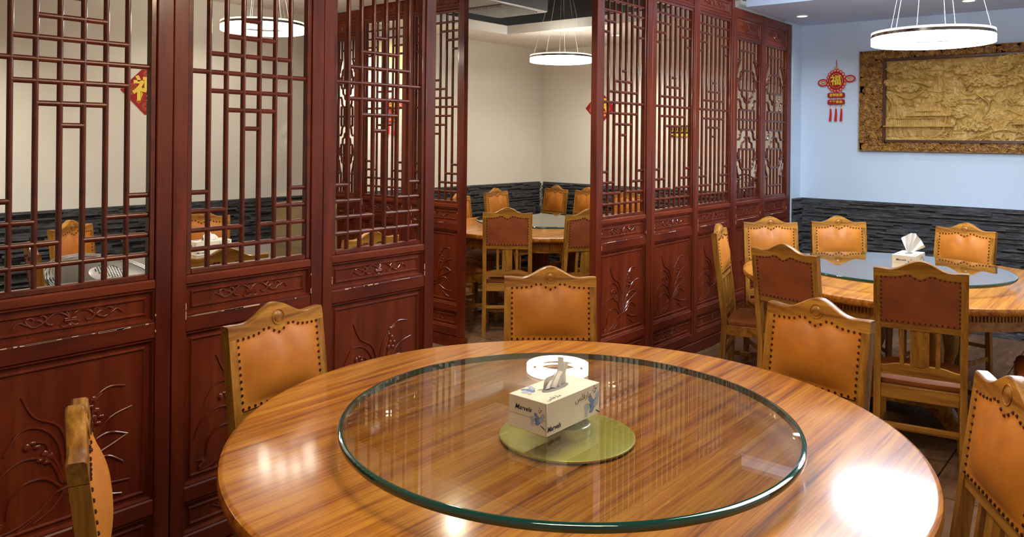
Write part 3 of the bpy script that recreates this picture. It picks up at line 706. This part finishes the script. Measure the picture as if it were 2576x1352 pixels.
# ------------------------------------------------------------------ ring lamps
def ring_lamp(cx, cy, z, s, emat, label):
    t = empty('ring_lamp', (cx, cy, z), label=label, category='ceiling lamp', group='double ring pendant lamps')
    t.scale = (s, s, s)
    def ring(ro, ri, z0, h, name):
        MB().lathe([(ri, z0), (ro, z0), (ro, z0 + h * .56), (ri, z0 + h * .56)], 64, closed=True).obj(name + '_diffuser', emat, t)
        MB().lathe([(ri + .001, z0 + h * .56), (ro - .001, z0 + h * .56), (ro - .001, z0 + h * .82), (ri + .001, z0 + h * .82)], 64, closed=True).obj(name + '_band', 'chrome', t)
        MB().lathe([(ri, z0 + h * .82), (ro, z0 + h * .82), (ro, z0 + h), (ri, z0 + h)], 64, closed=True).obj(name + '_top_strip', 'top_strip', t)
    ring(.29, .262, 0, .064, 'outer_ring'); ring(.205, .180, -.004, .050, 'inner_ring')
    H = (3.10 - z) / s
    for k in range(3):
        a = 2 * PI * k / 3 + .5; MB().tube([(.27 * math.cos(a), .27 * math.sin(a), .066), (.06 * math.cos(a), .06 * math.sin(a), H)], .0013, 4).obj('wire', 'wire', t)
        a += 1.1; MB().tube([(.18 * math.cos(a), .18 * math.sin(a), .048), (.04 * math.cos(a), .04 * math.sin(a), H)], .0013, 4).obj('wire', 'wire', t)
    MB().lathe([(0, H), (.08, H), (.08, H + .03), (0, H + .03)], 32).obj('canopy', 'chrome', t)
    MB().tube([(0, 0, H + .03), (0, 0, (3.2 - z) / s)], .01, 8).obj('stem', 'chrome', t)
    return t
eC = emit('cool_lamp_light', LAMP_COOL, E_COOL); eW = emit('warm_lamp_light', LAMP_WARM, E_WARM); eN = emit('near_lamp_light', LAMP_NEAR, E_NEAR)
ring_lamp(4.86, 1.014, 2.09, 1.07, eC, 'bright white double ring pendant lamp above the far table, before the carved picture')
ring_lamp(6.0, 4.435, 2.265, 1.03, eW, 'double ring pendant lamp in the back room seen through the doorway')
ring_lamp(3.0, 4.76, 2.25, .97, eW, 'double ring pendant lamp seen through the second left lattice')
ring_lamp(1.7, 1.15, 2.25, 1.0, eN, 'double ring pendant lamp above the near table, beyond the top of the photo')
def downlight(x, y, m='downlight', label=''):
    t = empty('downlight', (x, y, CZ), label=label, category='downlight', group='recessed ceiling downlights')
    MB().lathe([(.052, -.004), (.042, -.006), (.038, 0), (.052, 0)], 28, closed=True).obj('rim', 'spot_rim', t); MB().lathe([(0, -.001), (.038, -.001), (.038, 0), (0, 0)], 28).obj('lens', m, t)
downlight(6.62, 2.37, label='recessed downlight in the ceiling beside the red screens at the blue wall'); downlight(6.61, 1.135, label='recessed downlight above the carved picture at the top edge')
downlight(6.87, 5.53, 'spot_rim', label='unlit recessed fitting in the back room ceiling near the corner')
def beam(x, y, e, col, size=2.4):
    ld = bpy.data.lights.new('downlight_beam', 'SPOT'); ld.energy = e; ld.color = col; ld.spot_size = size; ld.spot_blend = 1.0; ld.shadow_soft_size = .04
    lo = bpy.data.objects.new('downlight_beam', ld); C.objects.link(lo); lo.location = (x, y, CZ - .012)
downlight(5.1, 5.5, label='warm yellow downlight near the back wall behind the cross partition'); beam(5.1, 5.5, 26, (1, .80, .22), 2.6)
beam(6.62, 2.37, 14, (1, .97, .9)); beam(6.61, 1.135, 14, (1, .97, .9))
for x, y, lab in ((6.75, 4.3, 'added fill downlight in the back room ceiling border by the side wall'), (4.7, 5.35, 'added fill downlight in the back room border beside the cross partition'), (1.1, 5.0, 'added fill downlight in the left back room ceiling, beyond the frame'), (3.2, 3.2, 'added fill downlight in the left back room ceiling near the screens')):
    downlight(x, y, label=lab); beam(x, y, 115 if x > 4 else 185, LAMP_WARM)  # extra fittings and beams added to brighten the back room walls

# ------------------------------------------------------------------ carved picture on the right wall
def stampset(nx, ny, W_, H_):
    ys, xs = np.mgrid[0:ny, 0:nx]; return xs / (nx - 1) * W_, ys / (ny - 1) * H_
def seg_dist(X, Y, P):
    d = np.full(X.shape, 9.)
    for (x0, y0), (x1, y1) in zip(P[:-1], P[1:]):
        L2 = (x1 - x0) ** 2 + (y1 - y0) ** 2 + 1e-12; t = np.clip(((X - x0) * (x1 - x0) + (Y - y0) * (y1 - y0)) / L2, 0, 1)
        d = np.minimum(d, np.hypot(X - x0 - t * (x1 - x0), Y - y0 - t * (y1 - y0)))
    return d
def heightmesh(name, X, Y, Hh, m, parent, loc, rot, hs=1.0):
    ny, nx = X.shape; V = np.stack([X, -Hh * hs, Y], -1).reshape(-1, 3)
    idx = np.arange(nx * ny).reshape(ny, nx); F = np.stack([idx[:-1, :-1], idx[:-1, 1:], idx[1:, 1:], idx[1:, :-1]], -1).reshape(-1, 4)
    me = bpy.data.meshes.new(name); me.vertices.add(len(V)); me.vertices.foreach_set('co', V.ravel()); me.loops.add(F.size); me.loops.foreach_set('vertex_index', F.ravel().astype(np.int32))
    me.polygons.add(len(F)); me.polygons.foreach_set('loop_start', np.arange(0, F.size, 4, dtype=np.int32)); me.polygons.foreach_set('use_smooth', np.ones(len(F), bool)); me.update(calc_edges=True); me.validate(); me.materials.append(M[m])
    return link(name, me, parent, loc, rot)
PW, PH = 2.20, .868; BX, BZ = .205, .085
pic = empty('carved_picture', (XW, 2.068, 1.457), -PI / 2, label='large carved wooden landscape picture in an ornate frame on the blue wall', category='carving')
IW, IH = PW - 2 * BX, PH - 2 * BZ
X_, Y_ = stampset(760, 290, IW, IH); rs = np.random.RandomState(5)
Hh = .004 + .002 * np.sin(X_ * 9 + 2 * np.sin(Y_ * 12))
def up(h): 
    global Hh; Hh = np.maximum(Hh, h)
def tree_cloud(cx, cy, rx, ry, n=60, base=.012):
    e = 1 - ((X_ - cx) / rx) ** 2 - ((Y_ - cy) / ry) ** 2; up(np.where(e > 0, base + .004 * np.sqrt(np.clip(e, 0, 1)), 0))
    for _ in range(n):
        a = rs.uniform(0, 2 * PI); q = math.sqrt(rs.uniform(0, 1)); x, y = cx + q * rx * math.cos(a), cy + q * ry * math.sin(a); r = rs.uniform(.008, .016)
        d = 1 - ((X_ - x) ** 2 + (Y_ - y) ** 2) / r ** 2; up(np.where(d > 0, base + .002 + .010 * np.sqrt(np.clip(d, 0, 1)), 0))
def line(P, r, h):
    d = seg_dist(X_, Y_, catmull(P, 5)); up(np.where(d < r, h * np.sqrt(np.clip(1 - (d / r) ** 2, 0, 1)) + .004, 0))
def mountain(cx, by, w, h, n=7):
    for k in range(n):
        x0 = cx + (k / (n - 1) - .5) * w; top = h * (1 - abs(k / (n - 1) - .5) * 1.5) * rs.uniform(.8, 1.1)
        P = [(x0 + (x0 - cx) * .3, by), (x0 + rs.uniform(-.01, .01), by + top * .5), (x0 - (x0 - cx) * .4, by + top)]
        d = seg_dist(X_, Y_, P); up(np.clip(.015 - d * .35, 0, .015))
def house(cx, cy, w, h):
    # walls, columns and swept roof with tile ridges
    m = (abs(X_ - cx) < w * .42) & (Y_ > cy) & (Y_ < cy + h * .5); up(np.where(m, .010, 0))
    for k in range(5): up(np.where((abs(X_ - (cx - w * .4 + k * w * .2)) < .005) & (Y_ > cy) & (Y_ < cy + h * .5), .018, 0))
    v = (Y_ - cy - h * .45) / (h * .4); half = w * (.56 - .22 * np.clip(v, 0, 1) + .10 * np.clip(1 - v, 0, 1) ** 3)
    m = (v > 0) & (v < 1) & (abs(X_ - cx) < half); up(np.where(m, .026 + .0045 * np.sign(np.sin(X_ * 2 * PI / .016)) - .008 * v, 0))
    m = (v > -.07) & (v < .05) & (abs(X_ - cx) < half); up(np.where(m, .034, 0)); m = (v > .95) & (v < 1.08) & (abs(X_ - cx) < w * .36); up(np.where(m, .032, 0))
def vnoise(w, seed):
    r = np.random.RandomState(seed); gx, gy = int(IW / w) + 2, int(IH / w) + 2; G = r.rand(gy, gx); fx, fy = X_ / w, Y_ / w; ix, iy = fx.astype(int), fy.astype(int); tx, ty = fx - ix, fy - iy
    tx, ty = tx * tx * (3 - 2 * tx), ty * ty * (3 - 2 * ty)
    return (G[iy, ix] * (1 - tx) + G[iy, ix + 1] * tx) * (1 - ty) + (G[iy + 1, ix] * (1 - tx) + G[iy + 1, ix + 1] * tx) * ty
Hh = .002 + .009 * (1 - abs(2 * vnoise(.07, 1) - 1)) ** 3 + .004 * (1 - abs(2 * vnoise(.028, 2) - 1)) ** 2
mountain(.42, .22, .34, .34); mountain(.95, .10, .5, .5, 11); mountain(1.35, .30, .3, .32); mountain(1.6, .1, .4, .3); mountain(.08, .05, .2, .4)
for k in range(120):
    x = rs.uniform(.02, IW - .05); y = rs.uniform(.03, IH - .05); L = rs.uniform(.03, .12)
    line([(x, y), (x + L * .3, y + rs.uniform(-.02, .03)), (x + L * .7, y + rs.uniform(-.03, .03)), (x + L, y + rs.uniform(-.04, .04))], rs.uniform(.003, .006), rs.uniform(.010, .019))
for cx, cy, rx, ry in ((.10, .62, .09, .035), (.22, .56, .10, .03), (.05, .50, .05, .03), (.18, .45, .09, .035), (.30, .64, .07, .03), (.60, .58, .08, .03), (.80, .60, .14, .05), (.95, .66, .13, .035), (.70, .50, .12, .05), (.88, .48, .13, .04), (1.05, .55, .10, .05),
                       (1.18, .48, .1, .05), (1.3, .60, .12, .04), (1.5, .62, .12, .05), (.56, .24, .07, .045), (.50, .33, .06, .04), (.68, .13, .10, .04), (1.02, .34, .08, .05), (1.45, .42, .12, .05), (1.6, .5, .09, .05), (1.25, .36, .06, .04)):
    tree_cloud(cx, cy, rx, ry, int(40 + 300 * rx))
for P in ([(.02, .5), (.12, .48), (.25, .5), (.35, .46)], [(.62, .45), (.72, .52), (.85, .54), (.98, .5)], [(1.06, .28), (1.0, .40), (1.1, .5), (1.25, .52)], [(.46, .08), (.475, .2), (.49, .34)], [(.49, .07), (.50, .2), (.50, .30)], [(.44, .06), (.46, .14)],
          [(1.25, .14), (1.24, .25), (1.26, .38)], [(1.29, .14), (1.30, .3)], [(.1, .40), (.2, .36), (.3, .42)], [(.02, .4), (.07, .3), (.06, .2)], [(.7, .38), (.78, .3), (.74, .2)]): line(P, .010, .02)
house(.26, .05, .42, .17); house(.34, .17, .26, .10); house(1.13, .08, .30, .14); house(1.14, .19, .2, .11); house(1.42, .07, .3, .12)
up(np.where((Y_ < .03) & (X_ < .6), .012 + .002 * np.sin(Y_ * 900), 0)); 
for k in range(5): line([(.60 + k * .03, .01), (.72 + k * .03, .06 + .01 * k), (.86 + k * .05, .10), (1.1, .05 + .01 * k)], .005, .012)
Hh = Hh + .0030 * np.abs(2 * vnoise(.012, 9) - 1) * (Hh > .010)
heightmesh('carved_landscape', X_, Y_, Hh, 'relief', pic, (BX, -.004, BZ), (0, 0, 0), 1.7)
def frame_strip(x0, x1, z0, z1, dens, name='carved_border'):
    w, h = x1 - x0, z1 - z0; nx, ny = max(8, int(w * 420)), max(8, int(h * 420)); Xs, Ys = stampset(nx, ny, w, h)
    Hs = np.zeros(Xs.shape); n = int(w * h * dens); short = min(w, h)
    for _ in range(n):
        cx, cy = rs.uniform(.01, w - .01), rs.uniform(.012, h - .012); r0 = rs.uniform(.012, .024); ph = rs.uniform(0, 6)
        dx, dy = Xs - cx, Ys - cy; r = np.hypot(dx, dy); th = np.arctan2(dy, dx) + ph
        sp = r / r0 - (th % (2 * PI)) / (2 * PI) * .9; m = (r < r0 * 1.1); v = np.where(m, .007 * np.exp(-((sp % 1.0 - .5) / .22) ** 2), 0); Hs = np.maximum(Hs, v)
    edge = np.minimum(np.minimum(Xs, w - Xs), np.minimum(Ys, h - Ys)); Hs = np.where(edge < .006, .009, Hs * 2.0)
    heightmesh(name, Xs, Ys, Hs + .03, 'frame', pic, (x0, 0, z0), (0, 0, 0))
    MB().box(x0, x1, -.03, -.001, z0, z1).obj('frame_board', 'frame', pic)
frame_strip(0, BX, 0, PH, 2200); frame_strip(PW - BX, PW, 0, PH, 1200); frame_strip(BX, PW - BX, 0, BZ, 2200); frame_strip(BX, PW - BX, PH - BZ, PH, 2200)
lip = MB()
for x0, x1, z0, z1 in ((BX - .012, BX + .014, BZ - .012, PH - BZ + .012), (PW - BX - .014, PW - BX + .012, BZ - .012, PH - BZ + .012), (BX, PW - BX, BZ - .012, BZ + .012), (BX, PW - BX, PH - BZ - .012, PH - BZ + .012)): lip.cbox(x0, x1, -.045, -.002, z0, z1, .004)
lip.obj('inner_frame_lip', 'frame_dark', pic)
# key pattern squares in the frame's corners
kp = MB()
for cx in (.055, .135):
    for cz in (.125, PH - .125):
        for s in (.034, .020, .008): 
            for a, b_ in (((-s, -s * 1.6), (s, -s * 1.6)), ((s, -s * 1.6), (s, s * 1.6)), ((s, s * 1.6), (-s, s * 1.6)), ((-s, s * 1.6), (-s, -s * 1.6))): kp.tube([(cx + a[0], -.038, cz + a[1]), (cx + b_[0], -.038, cz + b_[1])], .003, 4)
kp.obj('key_pattern', 'frame', pic)

# ------------------------------------------------------------------ lucky ornaments
def knot(loc, rz, label, s=1):
    t = empty('hanging_knot_ornament', loc, rz, label=label, category='ornament', group='red good luck knot ornaments'); t.scale = (s, s, s)
    y = -.012
    MB().tube([(0, y, .27), (.002, y, .235), (0, y, .205)], .003, 6).obj('cord_loop', 'redthread', t)
    MB().ball((0, y, .205), .016, 8, 5, (1.1, .5, .7)).obj('bead', 'gold', t)
    body = MB(); body.prism([(.062 * math.cos(PI * k / 16), .105 + .075 * math.sin(PI * k / 16)) for k in range(32)], -.018, -.001, 'y'); body.obj('medallion', 'red', t)
    lp = MB()
    for k in range(18):
        a = 2 * PI * k / 18; x, z = .068 * math.cos(a), .105 + .080 * math.sin(a)
        ring = [(x + .011 * math.cos(2 * PI * q / 8), -.012, z + .014 * math.sin(2 * PI * q / 8)) for q in range(9)]; lp.tube(ring, .0028, 5)
    lp.obj('loop_border', 'redthread', t)
    dots = MB()
    for k in range(18): a = 2 * PI * k / 18; dots.ball((.068 * math.cos(a), -.010, .105 + .080 * math.sin(a)), .010, 6, 4, (.8, .3, 1))
    dots.obj('loop_beads', 'peach', t)
    gr = MB()
    for rr in (.050,): gr.tube([(rr * math.cos(2 * PI * q / 24), -.019, .103 + 1.15 * rr * math.sin(2 * PI * q / 24)) for q in range(25)], .002, 5)
    gr.obj('gold_ring', 'gold', t)
    text('福', .085, 'yellow', 'lucky_character', t, (0, -.021, .103), (PI / 2, 0, 0), extr=.002, bold=.0015)
    for sx, dz in ((-1, -.008), (1, .018)):
        c = (sx * .105, .10 + dz)
        lo = MB().tube([(c[0] + .038 * math.cos(2 * PI * q / 16), -.010, c[1] + .026 * math.sin(2 * PI * q / 16)) for q in range(17)], .005, 6); lo.obj('side_loop', 'redthread', t)
        MB().tube([(c[0] + .026 * math.cos(2 * PI * q / 16), -.010, c[1] + .016 * math.sin(2 * PI * q / 16)) for q in range(17)], .003, 6).obj('side_loop_inner', 'peach', t)
        MB().ball((c[0], -.010, c[1]), .011, 8, 5, (1.2, .4, .8)).obj('side_bead', 'gold', t)
    for z, tx in ((-.012, '吉祥如意'), (-.068, '年年有余')):
        P = [(-.066, z - .014), (-.058, z - .020), (.058, z - .020), (.066, z - .014), (.066, z + .014), (.058, z + .020), (-.058, z + .020), (-.066, z + .014)]
        pl = MB().prism(P, -.016, -.004, 'y').obj('plaque', 'red', t); text(tx, .026, 'yellow', 'plaque_characters', pl, (0, -.0165, z), (PI / 2, 0, 0), extr=.001, bold=.0006)
    for x in (-.042, 0, .042):
        MB().tube([(x, -.010, .03), (x, -.010, -.11)], .0016, 4).obj('cord', 'redthread', t)
        MB().lathe([(0, 0), (.005, 0), (.006, -.016), (0, -.016)], 8, (x, -.010, -.105)).obj('tassel_cap', 'gold', t)
        ts = MB()
        for q in range(14): a = 2 * PI * q / 14; ts.tube([(x + .003 * math.cos(a), -.010 + .003 * math.sin(a), -.118), (x + .007 * math.cos(a), -.010 + .005 * math.sin(a), -.17), (x - .004 + .008 * math.cos(a), -.010 + .006 * math.sin(a), -.222)], .0022, 4)
        ts.obj('tassel', 'redthread', t)
    return t
knot((XW, 2.27, 1.963), -PI / 2, 'red and gold good luck knot ornament with tassels on the blue wall', 1.11)
knot((5.055, YB, 1.75), 0, 'red good luck ornament seen through two lattices, on the back wall', .86)
def diamond(loc, rz, label, s):
    t = empty('lucky_diamond', loc, rz, label=label, category='wall decoration', group='red lucky paper diamonds')
    MB().prism([(0, -s), (s, 0), (0, s), (-s, 0)], -.006, -.001, 'y').obj('red_sheet', 'red', t)
    text('福', s * 1.05, 'yellow', 'lucky_character', t, (0, -.007, .0), (PI / 2, 0, 0), extr=.001, bold=.006)
    o = MB()
    for cx, cz, r in ((-.52, .12, .13), (-.62, -.10, .09), (.52, .12, .12), (0, -.66, .15), (-.3, -.45, .08), (.32, -.42, .08), (0, .68, .10), (.6, -.08, .08)):
        for q in (1, .55): o.tube([(s * (cx + r * q * math.cos(2 * PI * k / 14)), -.007, s * (cz + r * q * math.sin(2 * PI * k / 14))) for k in range(15)], .0016, 4)
    o.obj('gold_swirls', 'gold', t)
diamond((2.667, YB, 1.859), 0, 'red paper diamond on the back wall seen through the leftmost lattice', .182)
diamond((XB, 4.938, 1.886), -PI / 2, 'red paper diamond on the back room side wall behind the right door post', .20)
pq = empty('wall_plaque', (XB, 3.92, 1.57), -PI / 2, label='small black and gold plaque on the wall seen through the lattice right of the doorway', category='sign')
MB().cbox(-.12, .12, -.014, -.001, 0, .12, .003).obj('black_board', 'black', pq); MB().box(-.12, .12, -.016, -.014, 0, .028).box(-.12, .12, -.016, -.014, .116, .12).obj('gold_strip', 'yellow', pq)
ps = MB()
for k in range(4):
    x = -.10 + k * .055; ps.box(x, x + .02, -.016, -.014, .05, .058).box(x + .01, x + .016, -.016, -.014, .05, .10).box(x + .022, x + .036, -.016, -.014, .085, .093)
ps.obj('gold_marks', 'yellow', pq)

# ------------------------------------------------------------------ things behind the screens
fan = empty('standing_fan', (1.43, 3.40, 0), math.radians(20), label='round grey disc fan with perforated white centre behind the leftmost lattice', category='fan')
def tilt(mb, c, a):
    Rm = Matrix.Rotation(a, 4, 'X'); mb.v = [tuple(Rm @ Vector(v) + Vector(c)) for v in mb.v]; return mb
fc, fa = (0, .02, .915), math.radians(21)
tilt(MB().lathe([(0, .03), (.10, .03), (.20, .015), (.232, 0), (.234, -.01), (0, -.03)], 64), fc, fa).obj('grey_disc', flat('grey_lacquer', (.17, .16, .145), .35, .5), fan)
for r in (.212, .224, .236): tilt(MB().tube([(r * math.cos(2 * PI * k / 48), r * math.sin(2 * PI * k / 48), .014) for k in range(49)], .003, 5), fc, fa).obj('rim_ring', 'steel', fan)
tilt(MB().lathe([(0, .048), (.055, .046), (.078, .03), (.078, .02), (0, .02)], 40), fc, fa).obj('perforated_centre', 'spot_rim', fan)
hb_ = MB()
for i in range(-5, 6):
    for j in range(-5, 6):
        x, y = i * .013 + (j % 2) * .0065, j * .0115
        if math.hypot(x, y) < .058: hb_.lathe([(0, .0489), (.0032, .0489), (.0032, .0465), (0, .0465)], 8, (x, y, 0))
tilt(hb_, fc, fa).obj('perforations', 'black', fan, kind='stuff')
MB().lathe([(.14, 0), (.14, .015), (.03, .03), (.018, .05), (.018, .89)], 24).obj('pedestal', 'black', fan)
fan2 = empty('pedestal_fan', (6.95, 3.05, 0), math.radians(-20), label='black pedestal fan seen through the cloud lattice near the blue wall', category='fan')
MB().lathe([(.18, 0), (.18, .02), (.03, .04), (.016, .06), (.016, .95)], 24).obj('stand', 'black', fan2)
gd = MB()
for r in (.05, .09, .13, .17, .2): gd.tube([(r * math.cos(2 * PI * k / 32), -.06 - .03 * (1 - (r / .2) ** 2), 1.02 + r * math.sin(2 * PI * k / 32)) for k in range(33)], .0025, 4)
for k in range(36): a = 2 * PI * k / 36; gd.tube([(.04 * math.cos(a), -.09, 1.02 + .04 * math.sin(a)), (.2 * math.cos(a), -.06, 1.02 + .2 * math.sin(a))], .0016, 4)
gd.tube([(.2 * math.cos(2 * PI * k / 40), -.05, 1.02 + .2 * math.sin(2 * PI * k / 40)) for k in range(41)], .007, 6)
gd.obj('guard', 'black', fan2)
bl = MB()
for k in range(3):
    a0 = 2 * PI * k / 3
    bl.grid(lambda u, v: ((.03 + .14 * u) * math.cos(a0 + v * 1.2), -.03 - .03 * v, 1.02 + (.03 + .14 * u) * math.sin(a0 + v * 1.2)), 6, 6)
bl.obj('fan_blades', 'inkgrey', fan2); mo = MB().lathe([(0, 0), (.05, 0), (.055, .05), (.035, .1), (0, .11)], 20); mo.v = [(x, -.03 + z, 1.02 + y) for x, y, z in mo.v]; mo.obj('motor', 'black', fan2)
# high-backed chair under a brown cloth
cc = empty('cloth_covered_chair', (3.42, 4.86, 0), math.radians(-52), label='high chair draped in olive brown cloth seen through the second left lattice', category='chair')
def drape(u, v):
    a = 2 * PI * u; k = (1 / max(abs(math.cos(a)), abs(math.sin(a)))) ** .8; hv = v
    w = .5 * .50 * (1 - .06 * hv); d = .5 * .14 * (1 - .1 * hv)
    x = w * k * math.cos(a); z = .02 + hv * (1.03 - .05 * (x / .25) ** 2 + .025 * math.sin(a * 2)); f = .012 * math.sin(a * 9) * (1 - hv)
    return (x, (d + f) * k * math.sin(a), z)
dm = MB().grid(drape, 64, 14)
dm.add([(0, 0, 1.06)] + [drape(i / 64, 1) for i in range(64)], [(0, 1 + i, 1 + (i + 1) % 64) for i in range(64)], True)
dm.obj('cloth_cover', 'cloth', cc)
for sx in (-.19, .19): MB().hexa((sx, .04, 0), (sx, .04, .3), .03, .03).obj('leg', 'oak_v', cc)
